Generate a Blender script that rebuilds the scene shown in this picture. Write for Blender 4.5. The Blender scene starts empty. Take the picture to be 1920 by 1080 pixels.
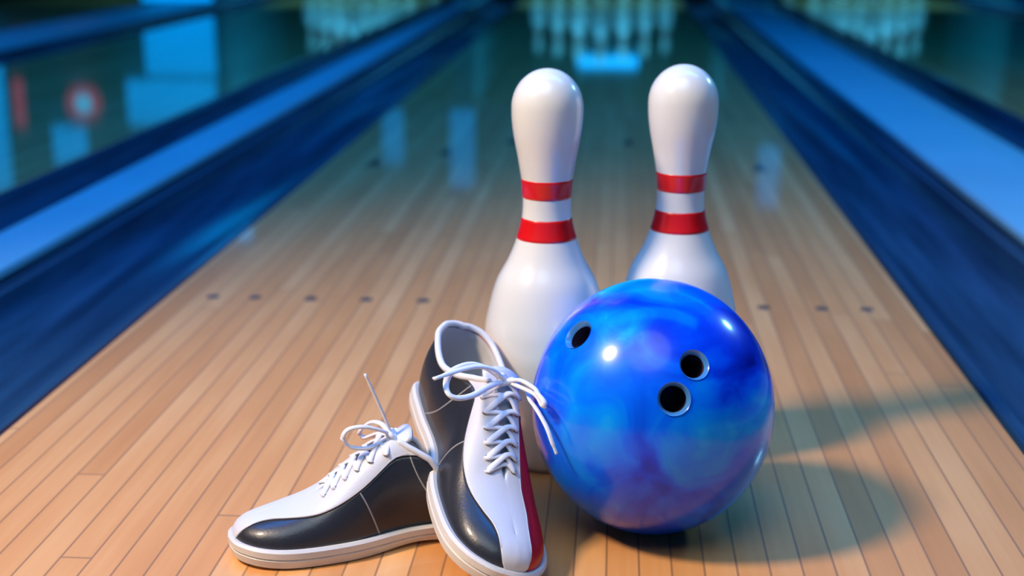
import bpy, bmesh, math, random
from mathutils import Vector, Matrix, Euler
PI = math.pi
D = bpy.data
SC = bpy.context.scene
COL = SC.collection
random.seed(7)

# ------------------------------------------------------------------ camera
PITCH, YAW, CAM_H = math.radians(14.842), math.radians(4.274), 0.5265
cam_data = D.cameras.new('camera')
cam_data.sensor_width = 36.0
cam_data.lens = 36.0 * 2600.0 / 1920.0
cam_data.clip_start, cam_data.clip_end = 0.02, 60.0
cam = D.objects.new('camera', cam_data)
COL.objects.link(cam)
cam.location = (0, 0, CAM_H)
cam.rotation_euler = Euler((PI / 2 - PITCH, 0, YAW), 'XYZ')
cam_data.dof.use_dof = True
cam_data.dof.focus_distance = 1.16
cam_data.dof.aperture_fstop = 3.6
SC.camera = cam
SC.view_settings.view_transform = 'Standard'
SC.view_settings.look = 'None'
SC.view_settings.gamma = 1.0
SC.view_settings.use_curve_mapping = False
SC.view_settings.exposure = 0.0

# ------------------------------------------------------------------ world and lamps
w = D.worlds.new('world')
SC.world = w
w.use_nodes = True
w.node_tree.nodes['Background'].inputs['Color'].default_value = (0.0, 0.30, 0.85, 1)
w.node_tree.nodes['Background'].inputs['Strength'].default_value = 0.30


def area(name, loc, target, size, power, color, size_y=None):
    l = D.lights.new(name, 'AREA')
    l.energy, l.color = power, color
    l.shape = 'RECTANGLE' if size_y else 'DISK'
    l.size = size
    if size_y:
        l.size_y = size_y
    o = D.objects.new(name, l)
    COL.objects.link(o)
    o.location = loc
    o.rotation_euler = (Vector(target) - Vector(loc)).to_track_quat('-Z', 'Y').to_euler()
    return o


def spot(name, loc, target, radius, power, color, angle, blend):
    l = D.lights.new(name, 'SPOT')
    l.energy, l.color, l.shadow_soft_size = power, color, radius
    l.spot_size, l.spot_blend = math.radians(angle), blend
    o = D.objects.new(name, l)
    COL.objects.link(o)
    o.location = loc
    o.rotation_euler = (Vector(target) - Vector(loc)).to_track_quat('-Z', 'Y').to_euler()
    return o


KEY_EL, KEY_AZ, KEY_R = math.radians(49), math.radians(24), 2.5
spot('key_lamp', (0.04 - KEY_R*math.cos(KEY_EL)*math.cos(KEY_AZ), 1.16 - KEY_R*math.cos(KEY_EL)*math.sin(KEY_AZ), KEY_R*math.sin(KEY_EL)),
     (0.05, 1.15, 0.0), 0.19, 265, (1.0, 0.78, 0.58), 72, 1.0)
f_ = area('front_fill_lamp', (-0.25, -0.1, 2.6), (0.0, 1.15, 0.05), 2.0, 5, (0.62, 0.82, 1.0))
f_.data.spread = math.radians(60)
area('back_rim_lamp', (2.6, 3.6, 1.9), (0.1, 1.3, 0.2), 0.35, 30, (0.25, 0.68, 1.0))
area('blue_ceiling_lamp', (-0.2, 1.9, 3.0), (-0.2, 1.9, 0.0), 4.0, 110, (0.0, 0.25, 1.0), 0.8)
area('blue_ceiling_lamp', (-0.2, 5.0, 3.0), (-0.2, 5.0, 0.0), 6.0, 75, (0.0, 0.29, 1.0), 0.8)
area('added_pin_deck_fill', (-0.3, 9.1, 0.85), (-0.3, 9.8, 0.1), 6.0, 60, (0.08, 0.6, 1.0), 0.1)  # added lamp that brightens the racked pins for their reflections


# ------------------------------------------------------------------ helpers
def tag(o, label=None, cat=None, group=None, kind=None):
    if label: o['label'] = label
    if cat: o['category'] = cat
    if group: o['group'] = group
    if kind: o['kind'] = kind
    return o


def empty(name, loc, rot=(0, 0, 0)):
    o = D.objects.new(name, None)
    o.empty_display_size = 0.05
    COL.objects.link(o)
    o.location = loc
    o.rotation_euler = rot
    return o


def mesh_obj(name, verts, faces, mat, parent=None, smooth=True, sharp=None, merge=False):
    me = D.meshes.new(name)
    me.from_pydata([tuple(v) for v in verts], [], faces)
    bm = bmesh.new(); bm.from_mesh(me)
    if merge:
        bmesh.ops.remove_doubles(bm, verts=bm.verts, dist=1e-5)
        bmesh.ops.dissolve_degenerate(bm, dist=1e-6, edges=bm.edges)
    bmesh.ops.recalc_face_normals(bm, faces=bm.faces)
    bm.to_mesh(me); bm.free()
    me.polygons.foreach_set('use_smooth', [smooth] * len(me.polygons))
    if sharp: me.set_sharp_from_angle(angle=math.radians(sharp))
    me.materials.append(mat)
    o = D.objects.new(name, me)
    COL.objects.link(o)
    if parent: o.parent = parent
    return o


class MB:
    """collects shapes for ONE mesh"""
    def __init__(self): self.v, self.f = [], []
    def box(self, x0, x1, y0, y1, z0, z1):
        n = len(self.v)
        self.v += [(x, y, z) for z in (z0, z1) for y in (y0, y1) for x in (x0, x1)]
        for q in ((0,2,3,1),(4,5,7,6),(0,1,5,4),(2,6,7,3),(0,4,6,2),(1,3,7,5)):
            self.f.append(tuple(n + i for i in q))
        return self
    def tube(self, pts, r, n=8, flat=1.0, up=(0, 0, 1), caps=True, closed=False, rf=None):
        base = len(self.v); m = len(pts); P = [Vector(p) for p in pts]; upv = Vector(up)
        for i, p in enumerate(P):
            if closed: t = P[(i + 1) % m] - P[i - 1]
            else: t = P[min(m - 1, i + 1)] - P[max(0, i - 1)]
            t = t.normalized() if t.length > 1e-9 else Vector((1, 0, 0))
            s = t.cross(upv)
            if s.length < 1e-3: s = t.cross(Vector((0.3, 1, 0.1)))
            s.normalize(); u = s.cross(t)
            rr = r * (rf(i / (m - 1)) if rf else 1)
            for k in range(n):
                a = 2 * PI * k / n
                self.v.append(p + s * (rr * math.cos(a)) + u * (rr * flat * math.sin(a)))
        for i in range(m if closed else m - 1):
            j = (i + 1) % m
            for k in range(n):
                l = (k + 1) % n
                self.f.append((base + i*n + k, base + i*n + l, base + j*n + l, base + j*n + k))
        if caps and not closed:
            self.f.append(tuple(base + k for k in reversed(range(n))))
            self.f.append(tuple(base + (m-1)*n + k for k in range(n)))
        return self
    def lathe(self, prof, n=64, cx=0, cy=0):
        base = len(self.v); m = len(prof)
        for r, z in prof:
            for k in range(n):
                a = 2 * PI * k / n
                self.v.append((cx + r*math.cos(a), cy + r*math.sin(a), z))
        for i in range(m - 1):
            for k in range(n):
                l = (k + 1) % n
                self.f.append((base+i*n+k, base+i*n+l, base+(i+1)*n+l, base+(i+1)*n+k))
        return self
    def sheet(self, rows):
        base = len(self.v); m = len(rows[0])
        for r in rows: self.v += [tuple(p) for p in r]
        for i in range(len(rows) - 1):
            for k in range(m - 1):
                self.f.append((base+i*m+k, base+i*m+k+1, base+(i+1)*m+k+1, base+(i+1)*m+k))
        return self
    def build(self, name, mat, parent=None, **kw):
        return mesh_obj(name, self.v, self.f, mat, parent, **kw)


def spline(pts, n=10):
    """Catmull-Rom polyline through the points"""
    P = [Vector(p) for p in pts]; out = []
    for i in range(len(P) - 1):
        a = P[i-1] if i else P[0]*2 - P[1]
        b, c = P[i], P[i+1]
        d = P[i+2] if i + 2 < len(P) else c*2 - b
        for k in range(n):
            u = k / n
            out.append(0.5*((2*b) + (c-a)*u + (2*a-5*b+4*c-d)*u*u + (3*b-a-3*c+d)*u**3))
    out.append(P[-1]); return out


# ------------------------------------------------------------------ materials
def new_mat(name):
    m = D.materials.new(name); m.use_nodes = True
    nt = m.node_tree
    return m, nt, nt.nodes['Principled BSDF']


def nd(nt, t, **kw):
    n = nt.nodes.new(t)
    for k, v in kw.items():
        if k.startswith('i_'): n.inputs[k[2:].replace('_', ' ')].default_value = v
        else: setattr(n, k, v)
    return n


def rgb(r, g, b):
    f = lambda c: (c/255/12.92) if c/255 <= 0.04045 else ((c/255+0.055)/1.055)**2.4
    return (f(r), f(g), f(b), 1)


def plain(name, col, rough=0.5, coat=0.0, bump=0.0, scale=200.0, var=0.0, metallic=0.0, emit=None, es=1.0):
    m, nt, b = new_mat(name)
    b.inputs['Base Color'].default_value = col
    b.inputs['Roughness'].default_value = rough
    b.inputs['Metallic'].default_value = metallic
    b.inputs['Coat Weight'].default_value = coat
    b.inputs['Coat Roughness'].default_value = 0.05
    tc = nd(nt, 'ShaderNodeTexCoord')
    no = nd(nt, 'ShaderNodeTexNoise'); no.inputs['Scale'].default_value = scale; no.inputs['Detail'].default_value = 3
    nt.links.new(tc.outputs['Object'], no.inputs['Vector'])
    if var:
        mx = nd(nt, 'ShaderNodeMix', data_type='RGBA')
        mx.inputs['A'].default_value = tuple(c*(1-var) for c in col[:3]) + (1,)
        mx.inputs['B'].default_value = tuple(min(1, c*(1+var)) for c in col[:3]) + (1,)
        nt.links.new(no.outputs['Fac'], mx.inputs['Factor'])
        nt.links.new(mx.outputs['Result'], b.inputs['Base Color'])
    if bump:
        bp = nd(nt, 'ShaderNodeBump'); bp.inputs['Strength'].default_value = bump; bp.inputs['Distance'].default_value = 0.0006
        nt.links.new(no.outputs['Fac'], bp.inputs['Height'])
        nt.links.new(bp.outputs['Normal'], b.inputs['Normal'])
    if emit:
        b.inputs['Emission Color'].default_value = emit
        b.inputs['Emission Strength'].default_value = es
    return m


def lane_material():
    m, nt, b = new_mat('lane_wood')
    L = nt.links.new
    tc = nd(nt, 'ShaderNodeTexCoord'); sep = nd(nt, 'ShaderNodeSeparateXYZ')
    L(tc.outputs['Object'], sep.inputs[0])
    def math_(op, a, bb=None, c=None):
        n = nd(nt, 'ShaderNodeMath', operation=op)
        for i, q in enumerate((a, bb, c)):
            if q is None: continue
            if isinstance(q, (int, float)): n.inputs[i].default_value = q
            else: L(q, n.inputs[i])
        return n.outputs[0]
    bw = 0.0274
    xs = math_('DIVIDE', sep.outputs['X'], bw)
    xi = math_('FLOOR', xs); xf = math_('SUBTRACT', xs, xi)
    wn = nd(nt, 'ShaderNodeTexWhiteNoise', noise_dimensions='1D'); L(xi, wn.inputs['W'])
    ys = math_('ADD', math_('DIVIDE', sep.outputs['Y'], 1.9), math_('MULTIPLY', wn.outputs['Value'], 7.3))
    yi = math_('FLOOR', ys); yf = math_('SUBTRACT', ys, yi)
    cmb = nd(nt, 'ShaderNodeCombineXYZ'); L(xi, cmb.inputs[0]); L(yi, cmb.inputs[1])
    wn2 = nd(nt, 'ShaderNodeTexWhiteNoise', noise_dimensions='2D'); L(cmb.outputs[0], wn2.inputs['Vector'])
    # grain stretched along the board
    gv = nd(nt, 'ShaderNodeCombineXYZ')
    L(math_('MULTIPLY', sep.outputs['X'], 160.0), gv.inputs[0]); L(math_('MULTIPLY', sep.outputs['Y'], 5.0), gv.inputs[1])
    L(math_('MULTIPLY', wn2.outputs['Value'], 50.0), gv.inputs[2])
    g = nd(nt, 'ShaderNodeTexNoise'); g.inputs['Scale'].default_value = 1.0; g.inputs['Detail'].default_value = 4; L(gv.outputs[0], g.inputs['Vector'])
    g2v = nd(nt, 'ShaderNodeCombineXYZ')
    L(math_('MULTIPLY', sep.outputs['X'], 22.0), g2v.inputs[0]); L(math_('MULTIPLY', sep.outputs['Y'], 3.5), g2v.inputs[1])
    L(math_('MULTIPLY', wn2.outputs['Value'], 20.0), g2v.inputs[2])
    g2 = nd(nt, 'ShaderNodeTexNoise'); g2.inputs['Scale'].default_value = 1.0; g2.inputs['Detail'].default_value = 2; L(g2v.outputs[0], g2.inputs['Vector'])
    f = math_('ADD', math_('MULTIPLY', wn2.outputs['Value'], 0.42), math_('MULTIPLY', g2.outputs['Fac'], 0.55))
    f = math_('ADD', f, math_('MULTIPLY', math_('SUBTRACT', g.outputs['Fac'], 0.5), 0.25))
    cr_ = nd(nt, 'ShaderNodeValToRGB'); L(f, cr_.inputs[0])
    e = cr_.color_ramp.elements
    e[0].position = 0.12; e[0].color = LANE_C[0]
    e[1].position = 0.85; e[1].color = LANE_C[2]
    q = e.new(0.5); q.color = LANE_C[1]
    # seams between boards and at board ends
    edge = math_('MINIMUM', xf, math_('SUBTRACT', 1.0, xf))
    s1 = nd(nt, 'ShaderNodeMapRange'); L(edge, s1.inputs[0]); s1.inputs[1].default_value = 0.012; s1.inputs[2].default_value = 0.055
    edy = math_('MINIMUM', yf, math_('SUBTRACT', 1.0, yf))
    s2 = nd(nt, 'ShaderNodeMapRange'); L(edy, s2.inputs[0]); s2.inputs[1].default_value = 0.0; s2.inputs[2].default_value = 0.0012
    seam = math_('MULTIPLY', s1.outputs[0], s2.outputs[0])
    mx = nd(nt, 'ShaderNodeMix', data_type='RGBA'); L(seam, mx.inputs['Factor'])
    mx.inputs['A'].default_value = SEAM_C; L(cr_.outputs['Color'], mx.inputs['B'])
    L(mx.outputs['Result'], b.inputs['Base Color'])
    b.inputs['Roughness'].default_value = 0.42
    b.inputs['Coat Weight'].default_value = 0.75
    b.inputs['Coat Roughness'].default_value = 0.05
    b.inputs['Coat IOR'].default_value = 1.5
    # faint waviness of the oiled finish, long along the lane
    wv = nd(nt, 'ShaderNodeCombineXYZ')
    L(math_('MULTIPLY', sep.outputs['X'], 14.0), wv.inputs[0]); L(math_('MULTIPLY', sep.outputs['Y'], 2.0), wv.inputs[1])
    wno = nd(nt, 'ShaderNodeTexNoise'); wno.inputs['Scale'].default_value = 1.0; L(wv.outputs[0], wno.inputs['Vector'])
    bp = nd(nt, 'ShaderNodeBump'); bp.inputs['Strength'].default_value = 0.15; bp.inputs['Distance'].default_value = 0.002
    L(wno.outputs['Fac'], bp.inputs['Height']); L(bp.outputs['Normal'], b.inputs['Coat Normal'])
    return m


def ball_material():
    m, nt, b = new_mat('blue_pearl_resin')
    L = nt.links.new
    tc = nd(nt, 'ShaderNodeTexCoord')
    n0 = nd(nt, 'ShaderNodeTexNoise'); n0.inputs['Scale'].default_value = 9; n0.inputs['Detail'].default_value = 2
    L(tc.outputs['Object'], n0.inputs['Vector'])
    vm = nd(nt, 'ShaderNodeVectorMath', operation='MULTIPLY_ADD')
    L(n0.outputs['Color'], vm.inputs[0]); vm.inputs[1].default_value = (0.16, 0.16, 0.16); L(tc.outputs['Object'], vm.inputs[2])
    n1 = nd(nt, 'ShaderNodeTexNoise'); n1.inputs['Scale'].default_value = 8; n1.inputs['Detail'].default_value = 5; n1.inputs['Distortion'].default_value = 0.6
    L(vm.outputs[0], n1.inputs['Vector'])
    cr_ = nd(nt, 'ShaderNodeValToRGB'); L(n1.outputs['Fac'], cr_.inputs[0])
    e = cr_.color_ramp.elements
    e[0].position = 0.30; e[0].color = (0.0, 0.008, 0.30, 1)
    e[1].position = 0.68; e[1].color = (0.02, 0.60, 0.98, 1)
    for p, c in ((0.40, (0.0, 0.045, 0.75, 1)), (0.48, (0.0, 0.13, 1.0, 1)), (0.57, (0.0, 0.27, 1.0, 1))):
        q = e.new(p); q.color = c
    L(cr_.outputs['Color'], b.inputs['Base Color'])
    b.inputs['Roughness'].default_value = 0.28
    b.inputs['Specular IOR Level'].default_value = 0.2
    b.inputs['Coat Weight'].default_value = 0.6
    b.inputs['Coat Roughness'].default_value = 0.13
    return m


def gutter_material():
    m, nt, b = new_mat('gutter_plastic')
    L = nt.links.new
    tc = nd(nt, 'ShaderNodeTexCoord'); mp = nd(nt, 'ShaderNodeMapping'); mp.inputs['Scale'].default_value = (26, 1.4, 10)
    L(tc.outputs['Object'], mp.inputs['Vector'])
    n = nd(nt, 'ShaderNodeTexNoise'); n.inputs['Scale'].default_value = 1; n.inputs['Detail'].default_value = 3
    L(mp.outputs[0], n.inputs['Vector'])
    cr_ = nd(nt, 'ShaderNodeValToRGB'); L(n.outputs['Fac'], cr_.inputs[0])
    cr_.color_ramp.elements[0].position = 0.35; cr_.color_ramp.elements[0].color = (0.012, 0.035, 0.075, 1)
    cr_.color_ramp.elements[1].position = 0.7; cr_.color_ramp.elements[1].color = (0.03, 0.10, 0.19, 1)
    L(cr_.outputs['Color'], b.inputs['Base Color'])
    b.inputs['Roughness'].default_value = 0.22
    return m


LANE_C = [(0.58, 0.235, 0.065, 1), (0.74, 0.335, 0.105, 1), (0.86, 0.46, 0.175, 1)]
SEAM_C = (0.36, 0.17, 0.07, 1)
M = dict(
    lane=lane_material(), ball=ball_material(), gutter=gutter_material(),
    cap=plain('divider_cap', (0.20, 0.48, 0.60, 1), 0.5, 0.0, var=0.12, scale=3),
    floor=plain('dark_floor', (0.02, 0.025, 0.035, 1), 0.7, var=0.3, scale=4),
    ceiling=plain('dark_ceiling', (0.02, 0.03, 0.04, 1), 0.8, var=0.2, scale=2),
    wall=plain('dark_teal_wall', (0.003, 0.13, 0.165, 1), 0.6, var=0.3, scale=2),
    pit=plain('black_curtain', (0.008, 0.012, 0.016, 1), 0.9, var=0.3, scale=8),
    panel=plain('blue_lit_panel', (0.02, 0.2, 0.5, 1), 0.4, emit=(0.0, 0.36, 1.0, 1), es=1.1),
    panel_bright=plain('bright_blue_lit_panel', (0.02, 0.2, 0.5, 1), 0.4, emit=(0.0, 0.38, 1.0, 1), es=3.0),
    panel_streak=plain('dim_blue_streak_panel', (0.02, 0.2, 0.5, 1), 0.4, emit=(0.0, 0.36, 1.0, 1), es=0.6),  # for the added strips that streak the lane with blue
    tube=plain('blue_light_tube', (0.1, 0.4, 0.7, 1), 0.4, emit=(0.02, 0.42, 1.0, 1), es=5.0),
    screen=plain('dark_screen', (0.01, 0.03, 0.04, 1), 0.2, emit=(0.0, 0.10, 0.14, 1), es=0.8),
    glow_red=plain('red_glow', (0.5, 0.02, 0.03, 1), 0.4, emit=(0.8, 0.05, 0.12, 1), es=0.45),
    glow_cyan=plain('cyan_glow', (0.1, 0.5, 0.7, 1), 0.4, emit=(0.05, 0.55, 0.9, 1), es=1.4),
    pin=plain('white_pin_coating', (0.79, 0.80, 0.76, 1), 0.28, 0.7, var=0.015, scale=30),
    pinred=plain('red_pin_band', (0.72, 0.006, 0.008, 1), 0.3, 0.5, var=0.05, scale=60),
    pinbase=plain('pin_base_nylon', (0.55, 0.54, 0.50, 1), 0.5, var=0.05, scale=60),
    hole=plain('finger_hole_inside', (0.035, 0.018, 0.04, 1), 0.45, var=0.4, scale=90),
    bevel=plain('finger_hole_rim', (0.05, 0.22, 0.55, 1), 0.25, 0.5, var=0.1, scale=60),
    black=plain('black_leather', (0.022, 0.024, 0.032, 1), 0.36, 0.12, bump=0.25, scale=420, var=0.2),
    white=plain('white_leather', (0.66, 0.66, 0.69, 1), 0.45, 0.05, bump=0.25, scale=380, var=0.03),
    red=plain('red_leather', (0.50, 0.006, 0.012, 1), 0.38, 0.1, bump=0.2, scale=400, var=0.08),
    sole=plain('cream_sole_rubber', (0.69, 0.66, 0.61, 1), 0.5, 0.05, bump=0.15, scale=300, var=0.04),
    tread=plain('sole_underside', (0.35, 0.30, 0.25, 1), 0.8, bump=0.4, scale=200, var=0.1),
    lining=plain('grey_lining', (0.50, 0.48, 0.46, 1), 0.85, bump=0.4, scale=600, var=0.06),
    collar=plain('white_collar_binding', (0.74, 0.74, 0.76, 1), 0.6, bump=0.3, scale=500, var=0.03),
    lace=plain('white_lace_cotton', (0.80, 0.80, 0.83, 1), 0.75, bump=0.5, scale=900, var=0.05),
    stitch=plain('grey_stitch_thread', (0.33, 0.32, 0.32, 1), 0.7, bump=0.3, scale=900, var=0.1),
    eyelet=plain('dark_eyelet', (0.05, 0.05, 0.06, 1), 0.35, metallic=0.6, var=0.1, scale=200),
    marker=plain('dark_inlay', (0.035, 0.025, 0.02, 1), 0.4, 0.6, var=0.2, scale=200),
)

# ------------------------------------------------------------------ shoe surface (unit length)
def lerp(a,b,t): return a+(b-a)*t
def cr(pts,t):
    """Catmull-Rom through (key, v1, v2...) rows, key ascending"""
    n=len(pts)
    if t<=pts[0][0]: return pts[0][1:]
    if t>=pts[-1][0]: return pts[-1][1:]
    i=0
    while pts[i+1][0]<t: i+=1
    p1,p2=pts[i],pts[i+1]
    p0=pts[i-1] if i>0 else None; p3=pts[i+2] if i+2<n else None
    h=p2[0]-p1[0]; u=(t-p1[0])/h; out=[]
    for k in range(1,len(p1)):
        d=(p2[k]-p1[k])/h
        m1=(p2[k]-p0[k])/(p2[0]-p0[0]) if p0 else d
        m2=(p3[k]-p1[k])/(p3[0]-p1[0]) if p3 else d
        u2,u3=u*u,u*u*u
        out.append((2*u3-3*u2+1)*p1[k]+(u3-2*u2+u)*h*m1+(-2*u3+3*u2)*p2[k]+(u3-u2)*h*m2)
    return tuple(out)
# units: shoe length = 1.  x heel->toe, y medial(+)/lateral(-) , z up.   t: 0 heel centre .. 1 toe tip
LAT=[(0,0,0),(.03,.004,-.032),(.06,.018,-.062),(.14,.075,-.106),(.3,.24,-.117),(.45,.42,-.114),(.6,.60,-.156),(.72,.735,-.164),(.82,.85,-.154),(.89,.925,-.122),(.94,.971,-.078),(.975,.993,-.036),(1,1.0,.012)]
MED=[(0,0,0),(.03,.004,.032),(.06,.018,.062),(.14,.075,.100),(.3,.24,.104),(.45,.42,.100),(.6,.60,.142),(.72,.735,.168),(.82,.85,.163),(.89,.925,.136),(.94,.971,.098),(.975,.993,.058),(1,1.0,.012)]
# top line: x, y(abs), z
TOP=[(0,.03,.0,.30),(.03,.034,.036,.299),(.06,.05,.066,.296),(.14,.10,.098,.280),(.3,.24,.112,.258),(.40,.34,.096,.286),(.46,.41,.066,.326),(.52,.465,.032,.348),(.6,.555,.018,.290),(.72,.670,.008,.208),(.76,.712,0,.187),(.84,.775,0,.163),(.93,.845,0,.143),(1,.885,0,.130)]
SOLE_Z=.062
def spring(x): return .014*max(0.,(x-.72)/.28)**2
def outline(side,t,inset=0.):
    x,y=cr(LAT if side<0 else MED,t)
    if inset:
        e=1e-3; a=cr(LAT if side<0 else MED,max(0,t-e)); b=cr(LAT if side<0 else MED,min(1,t+e))
        tx,ty=b[0]-a[0],b[1]-a[1]
        if t<=0: tx,ty=0.,side*1.
        if t>=1: tx,ty=0.,-side*1.
        l=math.hypot(tx,ty) or 1; nx,ny=-ty/l*side,tx/l*side  # outward normal (left of travel for medial)
        x-=nx*inset; y-=ny*inset
    return x,y
def shift(t): # centreline drift of the top line
    return -.012+.024*t
CRUSH=[0.]  # how far the heel of a shoe is trodden down
def upper0(side,t,v,inset=.022):
    bx,by=outline(side,t,inset); bz=SOLE_Z
    tx,ty,tz=cr(TOP,t); ty=0. if t>=.76 else max(0.,ty)
    ty=side*ty+shift(t)
    k=min(1.,max(0.,(t-.36)/.3)); k=k*k*(3-2*k)
    a=v*math.pi/2
    hA,gA=1-math.cos(a),math.sin(a)
    hB=v**1.6; gB=v
    h=lerp(hB,hA,k); g=lerp(gB,gA,k)
    x=lerp(bx,tx,h); y=lerp(by,ty,h); z=lerp(bz,tz,g)
    if t>.6:
        # keep the crown smooth where both halves meet on the sloping ridge
        a0,b0=cr(TOP,max(.6,t-.02)),cr(TOP,min(1.,t+.02))
        z+=(b0[2]-a0[2])/(b0[0]-a0[0])*(x-tx)*v*v*min(1.,(t-.6)/.12)*max(0.,1-max(0.,t-.9)/.1*.5)
    if k<1:
        y+=side*.016*math.sin(math.pi*v)*(1-k)*min(1,t/.08)
        x-=.012*math.sin(math.pi*v)*(1-k)*max(0,1-t/.1)
    if CRUSH[0]:
        u=min(1.,max(0.,(.36-x)/.12)); z=bz+(z-bz)*(1-CRUSH[0]*u*u*(3-2*u))
    return x,y,z+spring(x)
def upper(side,t,v,off=0.):
    """point on the upper; off > 0 moves it inwards, off < 0 outwards, along the surface normal"""
    p=upper0(side,t,v)
    if not off: return p
    e=2e-3
    t0,t1=max(0,t-e),min(1,t+e); v0,v1=max(.01,v-e),min(.985,v+e)
    vv=min(.985,max(.01,v))
    a,b=upper0(side,t0,vv),upper0(side,t1,vv); c,d=upper0(side,t,v0),upper0(side,t,v1)
    u=[b[i]-a[i] for i in range(3)]; w_=[d[i]-c[i] for i in range(3)]
    n=[u[1]*w_[2]-u[2]*w_[1],u[2]*w_[0]-u[0]*w_[2],u[0]*w_[1]-u[1]*w_[0]]
    if side>0: n=[-q for q in n]
    if t>=.76 and v>.97: n=[0.,0.,1.]
    if t<=.002: n=[-1.,0.,0.]
    l=math.sqrt(sum(q*q for q in n)) or 1; n=[q/l for q in n]
    if t>.93:
        c=min(1.,(t-.93)/.065); g=[math.cos(v*math.pi/2),0.,math.sin(v*math.pi/2)]
        n=[lerp(n[i],g[i],c) for i in range(3)]
    l=math.sqrt(sum(q*q for q in n)) or 1
    return tuple(p[i]-n[i]/l*off for i in range(3))

# ------------------------------------------------------------------ the hall
Y0, Y1 = -1.2, 10.3          # lanes run from behind the camera to the end of the pin deck
HEAD_Y = 9.35                # head pin spot
LANE_W = 1.066
LANES = [('far left', -5.53), ('left', -1.763 - 2.02), ('next left', -1.763), ('middle', -0.110), ('right', 1.653), ('far right', 3.50)]
CAPS = []


def structure(name, mb, mat, **kw):
    return tag(mb.build(name, mat, smooth=False, **kw), kind='structure')


XL, XR = -6.4, 5.6
structure('floor', MB().box(XL, XR, -4.0, 12.5, -0.25, -0.15), M['floor'])
structure('ceiling', MB().box(XL, XR, -4.0, 12.5, 3.2, 3.3), M['ceiling'])
structure('wall_left', MB().box(XL - 0.1, XL, -4.0, 12.5, -0.25, 3.2), M['wall'])
structure('wall_right', MB().box(XR, XR + 0.1, -4.0, 12.5, -0.25, 3.2), M['wall'])
structure('wall_back', MB().box(XL, XR, 12.4, 12.5, -0.15, 3.2), M['pit'])


def lane(cx, label, markers):
    x0, x1 = cx - LANE_W/2, cx + LANE_W/2
    root = empty('bowling_lane', (cx, 0, 0))
    tag(root, label, 'bowling lane', 'parallel bowling lanes')
    h = LANE_W/2
    o = MB().box(-h, h, Y0, Y1, -0.15, 0.0).build('lane_surface', M['lane'], root, smooth=False)
    bv = o.modifiers.new('bevel', 'BEVEL'); bv.width = 0.002; bv.segments = 2
    if markers:
        for X, Y in DOTS:
            b = MB(); b.lathe([(0.00001, 0.0009), (0.0085, 0.0009), (0.0095, 0.0004), (0.0095, -0.002)], 20)
            d = b.build('lane_dot', M['marker'], root); d.location = (X - cx, Y, 0)
        for X, Y in ARROWS:
            v = [(0, 0.115), (-0.0155, 0.0), (0.0, 0.018), (0.0155, 0.0)]
            vv = [(x, y, -0.002) for x, y in v] + [(x, y, 0.0009) for x, y in v]
            ff = [(4, 5, 6, 7)[::-1], (0, 1, 2, 3), (0, 1, 5, 4), (1, 2, 6, 5), (2, 3, 7, 6), (3, 0, 4, 7)]
            d = mesh_obj('lane_arrow', vv, ff, M['marker'], root, smooth=False); d.location = (X - cx, Y, 0)
    return root


def trough(x0, x1, label):
    """one gutter channel: flat lips, round bed, standing on the floor"""
    root = empty('gutter', ((x0+x1)/2, 0, 0)); tag(root, label, 'gutter', 'gutters beside the lanes')
    w_ = (x1 - x0)/2 - 0.003; lip = 0.02; r = w_ - lip; dep = 0.062
    prof = [(-w_, -0.15), (-w_, -0.004), (-w_ + lip, -0.004)]
    for k in range(1, 24):
        a = PI * k/24; c = math.cos(a)
        prof.append((-r*c, -0.004 - dep*(math.sin(a)**0.75)))
    prof += [(w_ - lip, -0.004), (w_, -0.004), (w_, -0.15)]
    MB().sheet([[(x, Y0, z) for x, z in prof], [(x, Y1, z) for x, z in prof]]).build('gutter_channel', M['gutter'], root, sharp=40)
    for s in (-1, 1):
        MB().box(s*w_ - (0.006 if s > 0 else -0.001), s*w_ + (-0.001 if s > 0 else 0.006), Y0, Y1, -0.0045, 0.0).build('edge_strip', M['gutter'], root, smooth=False)
    return root


def divider(x0, x1, label, h=0.02, slope=False):
    CAPS.append((x0, x1))
    root = empty('lane_divider', ((x0+x1)/2, 0, 0)); tag(root, label, 'divider', 'dividers between the gutters')
    w_ = (x1-x0)/2
    MB().box(-w_ + 0.006, w_ - (0.13 if slope else 0.006), Y0, Y1, -0.15, h - 0.014).build('divider_base', M['gutter'], root, smooth=False)
    pf = [(-w_, h - 0.014), (-w_, h - 0.003), (-w_ + 0.004, h), (w_ - 0.004, h), (w_, h - 0.003), (w_, h - 0.014), (-w_, h - 0.014)]
    if slope:
        pf = [(-w_, h - 0.014), (-w_, h - 0.003), (-w_ + 0.004, h), (w_ - 0.13, h), (w_ - 0.115, h - 0.002), (w_, h - 0.030), (w_, h - 0.034), (w_ - 0.13, h - 0.014), (-w_, h - 0.014)]
    o = MB().sheet([[(x, Y0, z) for x, z in pf], [(x, Y1, z) for x, z in pf]]).build('divider_cap', M['cap'], root, smooth=False)
    return root


CXm = -0.110
DOTS = [(CXm + s*d, 1.90) for d in (0.466, 0.404, 0.323, 0.242, 0.160) for s in (-1, 1)]
ARROWS = [(CXm, 3.46)] + [(CXm + s*a, y) for a, y in ((0.143, 3.34), (0.285, 3.16), (0.428, 3.0)) for s in (-1, 1)]

lane(-0.110, 'wide honey-coloured wooden lane in the middle, under the pins, shoes and ball', True)
lane(-1.763, 'dim teal-lit lane just left of the middle lane, beyond its gutter and divider', False)
lane(-3.62, 'dark blue lane at the upper left corner, beyond the second divider', False)
lane(1.655, 'dark green-teal lane at the upper right, beyond the wide bright divider', False)

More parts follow.
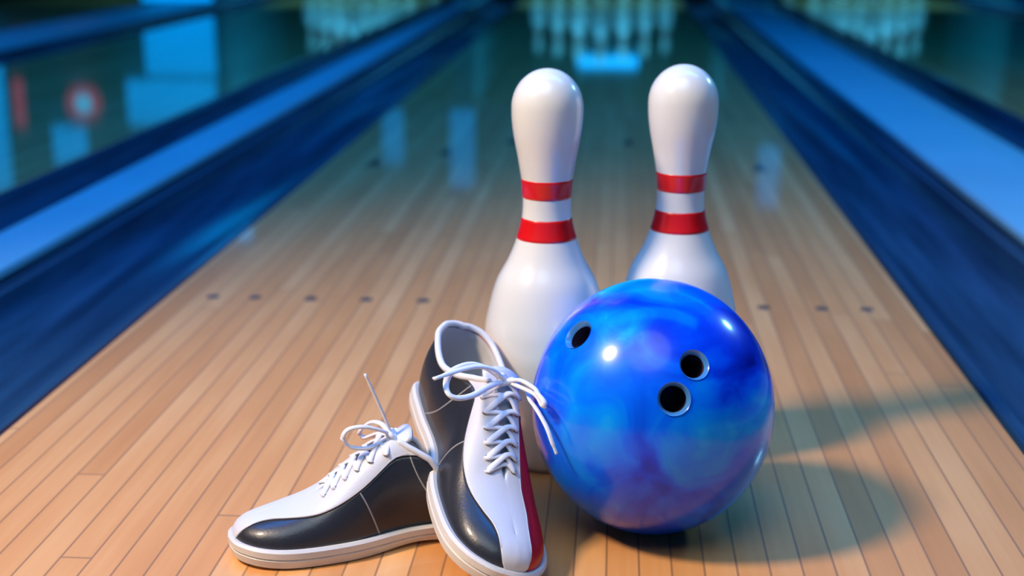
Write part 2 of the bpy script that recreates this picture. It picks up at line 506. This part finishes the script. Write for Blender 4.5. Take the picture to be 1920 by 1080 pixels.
trough(-0.915, -0.645, 'long dark blue gutter along the left edge of the middle wooden lane')
divider(-1.03, -0.918, 'narrow pale blue-grey divider rail running beside the left gutter')
trough(-1.228, -1.032, 'dark gutter on the far side of the narrow pale left divider rail')
trough(-2.53, -2.298, 'dark gutter at the upper left, on the far side of the teal-lit left lane')
divider(-2.92, -2.532, 'wide blue divider crossing the upper left corner')
trough(-3.085, -2.922, 'dark gutter at the upper left corner, beyond the wide blue divider')
trough(0.425, 0.68, 'long dark blue gutter along the right edge of the middle wooden lane')
divider(0.682, 0.975, 'wide bright blue divider to the right of the right-hand gutter', slope=True)
trough(0.977, 1.12, 'dark gutter between the wide bright divider and the dark lane at upper right')
trough(2.19, 2.42, 'dark gutter at the far upper right edge, beyond the dark right lane')
divider(2.422, 2.70, 'blue divider at the far upper right corner')

# ---- the end of the lanes: masking wall, kickback walls, glowing panels (out of frame; their reflections show in the lanes)
structure('wall_end', MB().box(XL, XR, 8.9, 9.0, 0.62, 3.2), M['wall'])
n_tr = 0
for (x0, x1) in CAPS:
    n_tr += 1
    structure('trim_%d' % n_tr, MB().box(x0, x1, 8.9, 10.6, 0.021, 0.62), M['wall'])
# lit things on the end wall
def lit(name, label, cat, x0, x1, z0, z1, mat, y=8.9, group=None, frame=True):
    root = empty(name, ((x0+x1)/2, y, z0)); tag(root, label, cat, group)
    w_ = (x1-x0)/2
    MB().box(-w_ - 0.02, w_ + 0.02, -0.03, -0.001, -0.02, z1-z0+0.02).build('housing', M['pit'], root, smooth=False)
    MB().box(-w_, w_, -0.036, -0.0301, 0, z1-z0).build('lit_face', mat, root, smooth=False)
    return root

PANELS = [(-3.03, -2.57, 0.03, 0.44, 8.86), (-3.17, -2.58, 0.47, 0.76, 8.86), (-4.12, -3.99, 0.30, 1.25, 8.86), (-3.69, -3.46, 0.78, 1.06, 8.86), (-0.29, 0.16, 0.45, 0.54, 10.5), (-1.06, -0.90, 0.64, 1.15, 8.86), (-1.50, -1.36, 0.64, 1.0, 8.86), (0.91, 1.05, 0.85, 1.25, 8.86), (-2.84, -2.40, 1.12, 1.50, 8.86)]
for i, (a, b_, c, d, yy) in enumerate(PANELS):  # upright strips and the high panel are added for reflected streaks
    lit('wall_light', ['blue glowing panel standing at the end of the upper left divider',
        'wide blue glowing panel directly above the standing one at the lane end',
        'tall narrow blue glowing panel at the left end wall',
        'small bright blue glowing panel above the round red sign',
        'slim blue light bar behind the middle pins',
        'added taller upright blue strip over the left side of the middle pins, for a streak on the lane',
        'added short upright blue strip between the left and the middle lane ends, for a streak on the lane',
        'added upright blue strip over the right-hand end of the middle lane, for a streak on the lane',
        'added bright blue panel high on the end wall above the wide glowing panel, for the left gutter streak'][i], 'wall light', a, b_, c, d, M['panel_bright'] if i in (4, 8) else M['panel_streak'] if i in (5, 6, 7) else M['panel'], yy)
# round red sign mirrored in the left lane
sg = empty('round_sign', (-3.47, 8.86, 0.63)); tag(sg, 'round red glowing sign with cyan centre on the end wall, mirrored in the left lane', 'sign')
def ring(r0, r1, n=40):
    b = MB(); rows = []
    for (r_, y_) in ((r0, 0.0), (r0, -0.03), (r1, -0.03), (r1, 0.0)):
        rows.append([(r_*math.cos(2*PI*k/n), y_, r_*math.sin(2*PI*k/n)) for k in range(n+1)])
    return b.sheet(rows)
ring(0.06, 0.115).build('red_ring', M['glow_red'], sg, sharp=40, merge=True)
ring(0.0005, 0.055).build('cyan_disc', M['glow_cyan'], sg, sharp=40, merge=True)
rb = lit('light_bar', 'upright red light bar left of the round sign on the end wall', 'light bar', -3.95, -3.88, 0.48, 0.80, M['glow_red'])

# unseen glowing ceiling tubes, added to give reflections
for i, (x, y) in enumerate([(-2.4, 4.2), (-0.5, 4.2), (1.4, 4.2), (-2.4, 6.6), (-0.5, 6.6), (1.4, 6.6)]):
    root = empty('added_ceiling_tube', (x, y, 3.2))
    tag(root, 'added blue glowing ceiling tube across the lanes, put in for reflections', 'ceiling light', 'added blue ceiling tubes above the lanes')
    MB().box(-0.62, 0.62, -0.06, 0.06, -0.05, -0.001).build('housing', M['ceiling'], root, smooth=False)
    b = MB(); b.tube([(-0.6, 0, -0.07), (0.6, 0, -0.07)], 0.022, 12); b.build('light_tube', M['tube'], root, sharp=50)

# ------------------------------------------------------------------ pins
PIN_H = 0.394
K = PIN_H/15.0
PROF = [(0, 1.00), (0.12, 1.06), (.75, 1.414), (2.25, 1.953), (3.375, 2.255), (4.5, 2.383), (5.2, 2.36), (5.875, 2.281), (7.25, 1.90), (8.1, 1.44), (8.75, 1.17),
        (9.375, 0.985), (10, 0.905), (10.875, 0.945), (11.75, 1.085), (12.625, 1.255), (13.2, 1.325), (13.6, 1.335)]
WK = 0.0254*1.0


def pin_r(z):
    """radius in metres at height z (inches)"""
    if z > 13.6:
        u = min(1, (z - 13.6)/1.4); return WK*1.335*math.sqrt(max(0, 1 - u*u))
    return WK*cr(PROF, z)[0]


def pin(X, Y, label, group=None):
    root = empty('bowling_pin', (X, Y, 0)); tag(root, label, 'bowling pin', group)
    prof = [(0.0006, 0.012*K*15)] + [(pin_r(0.12) * 0.55, 0.004)]
    prof = [(0.0005, 0.0037), (WK*0.97, 0.0037)]
    n = 90
    for i in range(n + 1):
        u = i/n
        z = 0.13 + (13.6 - 0.13)*u
        prof.append((pin_r(z), z*K))
    for i in range(1, 25):
        a = PI/2*i/24
        prof.append((max(0.0004, WK*1.335*math.cos(a)), (13.6 + 1.4*math.sin(a))*K))
    MB().lathe(prof, 72).build('pin_body', M['pin'], root)
    MB().lathe([(0.0005, 0.0002), (WK*0.93, 0.0002), (WK*0.98, 0.0012), (WK*1.0, 0.0036)], 48).build('base_ring', M['pinbase'], root)
    for z0, z1 in ((8.86, 9.64), (10.36, 11.06)):
        pr = [(pin_r(z0) - 0.0002, z0*K)]
        for i in range(9):
            z = z0 + 0.02 + (z1 - z0 - 0.04)*i/8
            pr.append((pin_r(z) + 0.00035, z*K))
        pr.append((pin_r(z1) - 0.0002, z1*K))
        MB().lathe(pr, 72).build('neck_band', M['pinred'], root)
    return root


def copy_tree(o, parent=None):
    c = o.copy(); COL.objects.link(c)
    if parent: c.parent = parent
    for ch in [q for q in D.objects if q.parent == o]: copy_tree(ch, c)
    return c


p0 = pin(-0.0637, 1.2971, 'white bowling pin with two red neck bands, just behind the propped-up shoe')
p1 = copy_tree(p0); p1.location = (0.0650, 1.345, 0)
p1['label'] = 'white bowling pin with two red neck bands, directly behind the blue ball'
ROWN = ['head', 'second-row', 'third-row', 'back-row']
for cx, ln in ((-0.110, 'middle'), (-1.763, 'left'), (1.655, 'right')):
    for row in range(4):
        for k in range(row + 1):
            q = copy_tree(p0)
            q.location = (cx + (k - row/2)*0.3048, HEAD_Y + row*0.2639, 0)
            q['label'] = 'white bowling pin standing in the rack at the end of the %s lane' % ln
            q['group'] = 'racked pins at the end of the %s lane' % ln

# ------------------------------------------------------------------ ball
BC = Vector((0.0372, 1.1605, 0.1131)); BRX, BRZ = 0.1062, 0.1129
ball = empty('bowling_ball', (BC.x, BC.y, 0))
tag(ball, 'glossy swirled blue bowling ball with three finger holes, leaning before the pins', 'bowling ball')
bm = bmesh.new(); bmesh.ops.create_uvsphere(bm, u_segments=192, v_segments=96, radius=1.0)
bmesh.ops.scale(bm, vec=(BRX, BRX, BRZ), verts=bm.verts)
me = D.meshes.new('ball_shell'); bm.to_mesh(me); bm.free()
me.materials.append(M['ball'])
shell = D.objects.new('ball_shell', me); COL.objects.link(shell)
HOLES = [((-0.0278, 1.1183, 0.1901), 0.0112), ((0.0677, 1.0794, 0.1782), 0.0103), ((0.0514, 1.0627, 0.1543), 0.0112)]


def hole_frame(P):
    P = Vector(P) - BC
    n = Vector((P.x/BRX**2, P.y/BRX**2, P.z/BRZ**2)).normalized()
    return Matrix.Translation(P) @ n.to_track_quat('Z', 'Y').to_matrix().to_4x4()


cut = MB()
for P, r_ in HOLES:
    mt = hole_frame(P); b = MB()
    b.lathe([(0.0001, -0.055), (r_, -0.055), (r_, -0.0042), (r_ + 0.0022, -0.0006), (r_ + 0.0042, 0.004), (0.0001, 0.004)], 48)
    n0 = len(cut.v); cut.v += [mt @ Vector(v) for v in b.v]; cut.f += [tuple(n0 + i for i in f) for f in b.f]
cutter = cut.build('cutter', M['hole'], merge=True)
bo = shell.modifiers.new('holes', 'BOOLEAN'); bo.object = cutter; bo.operation = 'DIFFERENCE'; bo.solver = 'EXACT'
dg = bpy.context.evaluated_depsgraph_get()
me2 = D.meshes.new_from_object(shell.evaluated_get(dg))
me2.name = 'ball_shell'
shell.modifiers.clear(); shell.data = me2
D.objects.remove(cutter)
me2.polygons.foreach_set('use_smooth', [True]*len(me2.polygons)); me2.set_sharp_from_angle(angle=math.radians(25))
me2.materials.clear(); me2.materials.append(M['ball'])
me2.polygons.foreach_set('material_index', [0]*len(me2.polygons))
shell.parent = ball; shell.location = (0, 0, BC.z)
for P, r_ in HOLES:
    mt = hole_frame(P)
    b = MB(); b.lathe([(r_ - 0.0001, -0.0044), (r_ - 0.0003, -0.010), (r_ - 0.0003, -0.0545), (0.0002, -0.0545)], 40)
    o = b.build('finger_hole', M['hole'], ball, sharp=40)
    o.matrix_local = Matrix.Translation((0, 0, BC.z)) @ mt
    b = MB(); b.lathe([(r_ - 0.0004, -0.0046), (r_ - 0.0001, -0.0040), (r_ + 0.0020, -0.0004), (r_ + 0.0026, 0.0000)], 40)
    o2 = b.build('hole_rim', M['bevel'], o, sharp=60)

# ------------------------------------------------------------------ shoes
NT = 72


def vb_lat(t):
    return max(0.0, min(1.0, cr([(0, 1.0), (.40, 1.0), (.43, .98), (.48, .84), (.55, .58), (.64, .46), (.74, .50), (.83, .60), (.90, .64), (.94, .54), (.965, .32), (.985, 0.0), (1, 0.0)], t)[0]))


def vb_med(t):
    return max(0.0, min(1.0, cr([(0, 1.0), (.40, 1.0), (.43, .98), (.48, .92), (.56, .85), (.64, .81), (.74, .77), (.83, .72), (.90, .68), (.94, .56), (.965, .32), (.982, 0.0), (1, 0.0)], t)[0]))


def shoe(name_label, loc, rot_deg, L, m, bow, tails, crush=0.0):
    """L length, m = 1 right shoe / -1 left shoe (mirrored); bow and tails are lace paths in shoe units"""
    CRUSH[0] = crush
    root = empty('bowling_shoe', loc); root.rotation_euler = rot_deg
    tag(root, name_label, 'shoe')
    W = lambda p: (p[0]*L, p[1]*L*m, p[2]*L)
    TS = [0.5 - 0.5*math.cos(PI*i/NT)*1.0 for i in range(NT + 1)]
    TS = [(i/NT)*0.55 + 0.45*TS[i] for i in range(NT + 1)]
    # outsole, rings from the tread up to the welt
    prof = [(0.0, .020), (.004, .010), (.030, .002), (.034, .006), (.038, .001), (.058, .000), (.066, .008), (SOLE_Z + .001, .028)]
    b = MB()
    def ring_pts(z, inset):
        pts = []
        for s in (1, -1):
            rng = TS if s > 0 else TS[::-1][1:-1]
            for t in rng:
                x, y = outline(s, t, inset)
                zz = z
                if z < .03: zz += .010*math.exp(-((x - .40)/.10)**2)*(1 - z/.03)
                pts.append(W((x, y, zz + spring(x))))
        return pts
    rings = [ring_pts(z, i) for z, i in prof]
    n = len(rings[0])
    for r_ in rings: b.v += r_
    for i in range(len(rings) - 1):
        for k in range(n):
            l = (k + 1) % n
            b.f.append((i*n + k, i*n + l, (i+1)*n + l, (i+1)*n + k))
    for base in (0, (len(rings) - 1)*n):
        for k in range(NT):
            a, a2 = k, k + 1
            c, c2 = (n - k) % n, (n - k - 1) % n
            q = [base + a, base + a2, base + c2, base + c]
            q = list(dict.fromkeys(q))
            if len(q) >= 3: b.f.append(tuple(q))
    b.build('outsole', M['sole'], root, sharp=35)
    # panels of the upper
    def panel(name, side, vb, mat):
        b = MB(); rows = []
        for t in TS:
            v1 = vb(t)
            rows.append([W(upper(side, t, v1*k/14)) for k in range(15)])
        b.sheet(rows)
        o = b.build(name, mat, root, merge=True)
        so = o.modifiers.new('thickness', 'SOLIDIFY'); so.thickness = 0.0014; so.offset = 0
        return o
    lat = panel('side_panel', -1, vb_lat, M['black']); lat['label'] = 'black leather outer side panel'
    med = panel('side_panel', 1, vb_med, M['red']); med['label'] = 'red leather inner side panel'
    b = MB()
    for side, vb in ((-1, vb_lat), (1, vb_med)):
        rows = []
        for t in TS:
            if t < 0.40: continue
            v1 = vb(t)
            rows.append([W(upper(side, t, v1 + (1 - v1)*k/16, off=-0.004)) for k in range(17)])
        b.sheet(rows)
    o = b.build('vamp', M['white'], root, merge=True)
    so = o.modifiers.new('thickness', 'SOLIDIFY'); so.thickness = 0.0018; so.offset = 0
    # lining and insole
    b = MB()
    for side in (-1, 1):
        rows = []
        for t in [x*0.70/40 for x in range(41)]:
            rows.append([W(upper(side, t, .02 + .985*k/12, off=.006)) for k in range(13)])
        b.sheet(rows)
    o = b.build('lining', M['lining'], root, merge=True)
    b = MB()
    rows = []
    for t in [x*0.9/40 for x in range(41)]:
        a, c = outline(-1, t, .03), outline(1, t, .03)
        rows.append([W((lerp(a[0], c[0], q/6), lerp(a[1], c[1], q/6), SOLE_Z + .012 + spring(a[0]))) for q in range(7)])
    b.sheet(rows).build('insole', M['lining'], root)
    # collar binding
    pts = []
    N = 40
    for i in range(N + 1): pts.append(W(upper(-1, .50*(1 - i/N), 1.0, off=.003)))
    for i in range(1, N + 1): pts.append(W(upper(1, .50*i/N, 1.0, off=.003)))
    b = MB(); b.tube(pts, .0105*L, 10, 1.0); b.build('collar_binding', M['collar'], root)
    # tongue under the lacing, rising out of the throat
    rows = []
    for i in range(25):
        u = i/24; x = lerp(.73, .39, u)
        zt = cr([(.39, .375), (.465, .333), (.555, .274), (.67, .194), (.73, .166)], x)[0]
        wd = lerp(.035, .062, u)
        rows.append([W((x + .012*(abs(q)**2) * (1 if u > .9 else 0), q*wd + .002, zt - .020*abs(q)**2.0)) for q in [j/5 - 1 for j in range(11)]])
    o = MB().sheet(rows).build('tongue', M['white'], root)
    so = o.modifiers.new('thickness', 'SOLIDIFY'); so.thickness = 0.003; so.offset = 0
    # seams stitched over the side panels
    def seam(t0, t1, side, v0, v1, bend=0.0, dbl=False):
        pts = []
        for i in range(25):
            u = i/24
            t = lerp(t0, t1, u) + bend*math.sin(PI*u)
            pts.append(W(upper(side, t, lerp(v0, v1, u)*(vb_lat if side < 0 else vb_med)(t), off=-.0015)))
        b = MB(); b.tube(pts, .0030*L, 6); b.build('stitching', M['stitch'], root)
    seam(.54, .60, -1, .03, .97, .0)
    seam(.30, .46, -1, .03, .98, .03)
    seam(.38, .56, 1, .03, .95, .03)
    for side, vb in ((-1, vb_lat), (1, vb_med)):
        pts = [W(upper(side, t, vb(t) + .012, off=-.0055)) for t in TS if .45 < t < .96]
        b = MB(); b.tube(pts, .0024*L, 6); b.build('stitching', M['white'], root)
    # eyelets and laces
    E = [.530, .572, .612, .650, .688, .722]
    ey = lambda s, t, off=-.006: Vector(W(upper(s, t, .80 if s < 0 else .90, off=off)))
    mid = lambda t, dz: Vector(W((lambda p: (p[0], shift(t), p[2] + dz))(upper(1, t, 1.0))))
    for s in (-1, 1):
        for t in E:
            p = ey(s, t); q = ey(s, t, -.02)
            nrm = (q - p).normalized()
            b = MB(); b.lathe([(.0035*L, -.002*L), (.0035*L, .003*L), (.0095*L, .003*L), (.0105*L, -.002*L)], 16)
            mt = Matrix.Translation(p) @ Vector((nrm)).to_track_quat('Z', 'Y').to_matrix().to_4x4()
            o = b.build('eyelet', M['eyelet'], root); o.matrix_local = mt
    lr = .0102*L
    for i in range(len(E) - 1):
        for s in (-1, 1):
            a = ey(s, E[i], -.010); c = ey(-s, E[i+1], -.010)
            mm = mid((E[i] + E[i+1])/2, .014 + (.006 if s > 0 else -.002))
            b = MB(); b.tube(spline([ey(s, E[i], .004), a, mm, c, ey(-s, E[i+1], .004)], 7), lr, 8, .5); b.build('lace', M['lace'], root)
    b = MB(); b.tube(spline([ey(-1, E[-1], .004), ey(-1, E[-1], -.01), mid(E[-1], .010), ey(1, E[-1], -.01), ey(1, E[-1], .004)], 7), lr, 8, .5); b.build('lace', M['lace'], root)
    # from the top eyelets to the knot
    kn = Vector(W(bow['knot']))
    for s in (-1, 1):
        b = MB(); b.tube(spline([ey(s, E[0], .004), ey(s, E[0], -.012), (ey(s, E[0]) + kn)/2 + Vector((0, 0, .006*L)), kn], 7), lr, 8, .55); b.build('lace', M['lace'], root)
    b = MB()
    kp = [kn + Vector((math.sin(a)*.010*L, math.cos(a)*.022*L, math.sin(2*a)*.010*L)) for a in [2*PI*i/20 for i in range(20)]]
    b.tube(kp, .0105*L, 8, .9, closed=True); b.build('lace_knot', M['lace'], root)
    for pth in bow['loops']:
        b = MB(); b.tube(spline([W(p) for p in pth], 8), lr, 8, .6, up=(0.1, 0.1, 1)); b.build('lace_loop', M['lace'], root)
    for pth in tails:
        b = MB(); b.tube(spline([W(p) for p in pth], 8), lr*.85, 8, .6, rf=lambda u: 1.0 if u < .9 else .8); b.build('lace_end', M['lace'], root)
    return root


BOW_A = dict(knot=(.452, .002, .368), loops=[
    [(.455, -.010, .368), (.443, -.070, .388), (.450, -.130, .392), (.500, -.195, .385), (.560, -.226, .375), (.608, -.226, .368), (.612, -.195, .364), (.580, -.140, .366), (.515, -.075, .368), (.455, -.010, .366)],
    [(.455, .006, .368), (.48, .030, .395), (.535, .055, .410), (0.605, 0.038, 0.432), (0.650, 0.040, 0.438), (0.650, 0.044, 0.422), (.55, .058, .398), (.460, .015, .368)]])
TAILS_A = [[(.455, 0, .370), (.462, -.06, .400), (.478, -.12, .405), (.520, -.19, .400), (.590, -.280, .395)],
           [(.455, .01, .368), (.480, .060, .366), (0.529, 0.066, 0.362), (0.596, 0.056, 0.380), (0.650, 0.062, 0.380), (0.688, 0.074, 0.369), (0.714, 0.088, 0.350), (0.736, 0.108, 0.326)]]
BOW_B = dict(knot=(.458, .0, .355), loops=[
    [(.458, 0, .355), (.494, -.02, .382), (.554, -.03, .406), (.606, -.032, .404), (.624, -.032, .377), (.599, -.032, .343), (.539, -.03, .332), (.486, -.01, .345), (.458, 0, .352)],
    [(.455, .01, .355), (.475, .06, .375), (.50, .11, .365), (.53, .14, .325), (.515, .135, .305), (.48, .08, .335), (.458, .01, .350)]])
TAILS_B = [[(.455, 0, .352), (.465, .0, .385), (.502, 0, .483), (.539, 0, .574)],
           [(.445, .01, .352), (.425, .06, .35), (.435, .12, .30), (.475, .16, .23)]]
shoe('black, white and red bowling shoe propped up on its mate, toe towards the viewer',
     (-0.1744, 1.2689, 0.0803), Euler((-0.35, 0.2702, -1.238), 'XYZ'), 0.2872, 1, BOW_A, TAILS_A)
shoe('black and white bowling shoe lying flat on the lane, toe pointing left',
     (-0.0782, 1.1696, 0.0003), Euler((0, 0, 3.555), 'XYZ'), 0.265, -1, BOW_B, TAILS_B, crush=0.88)
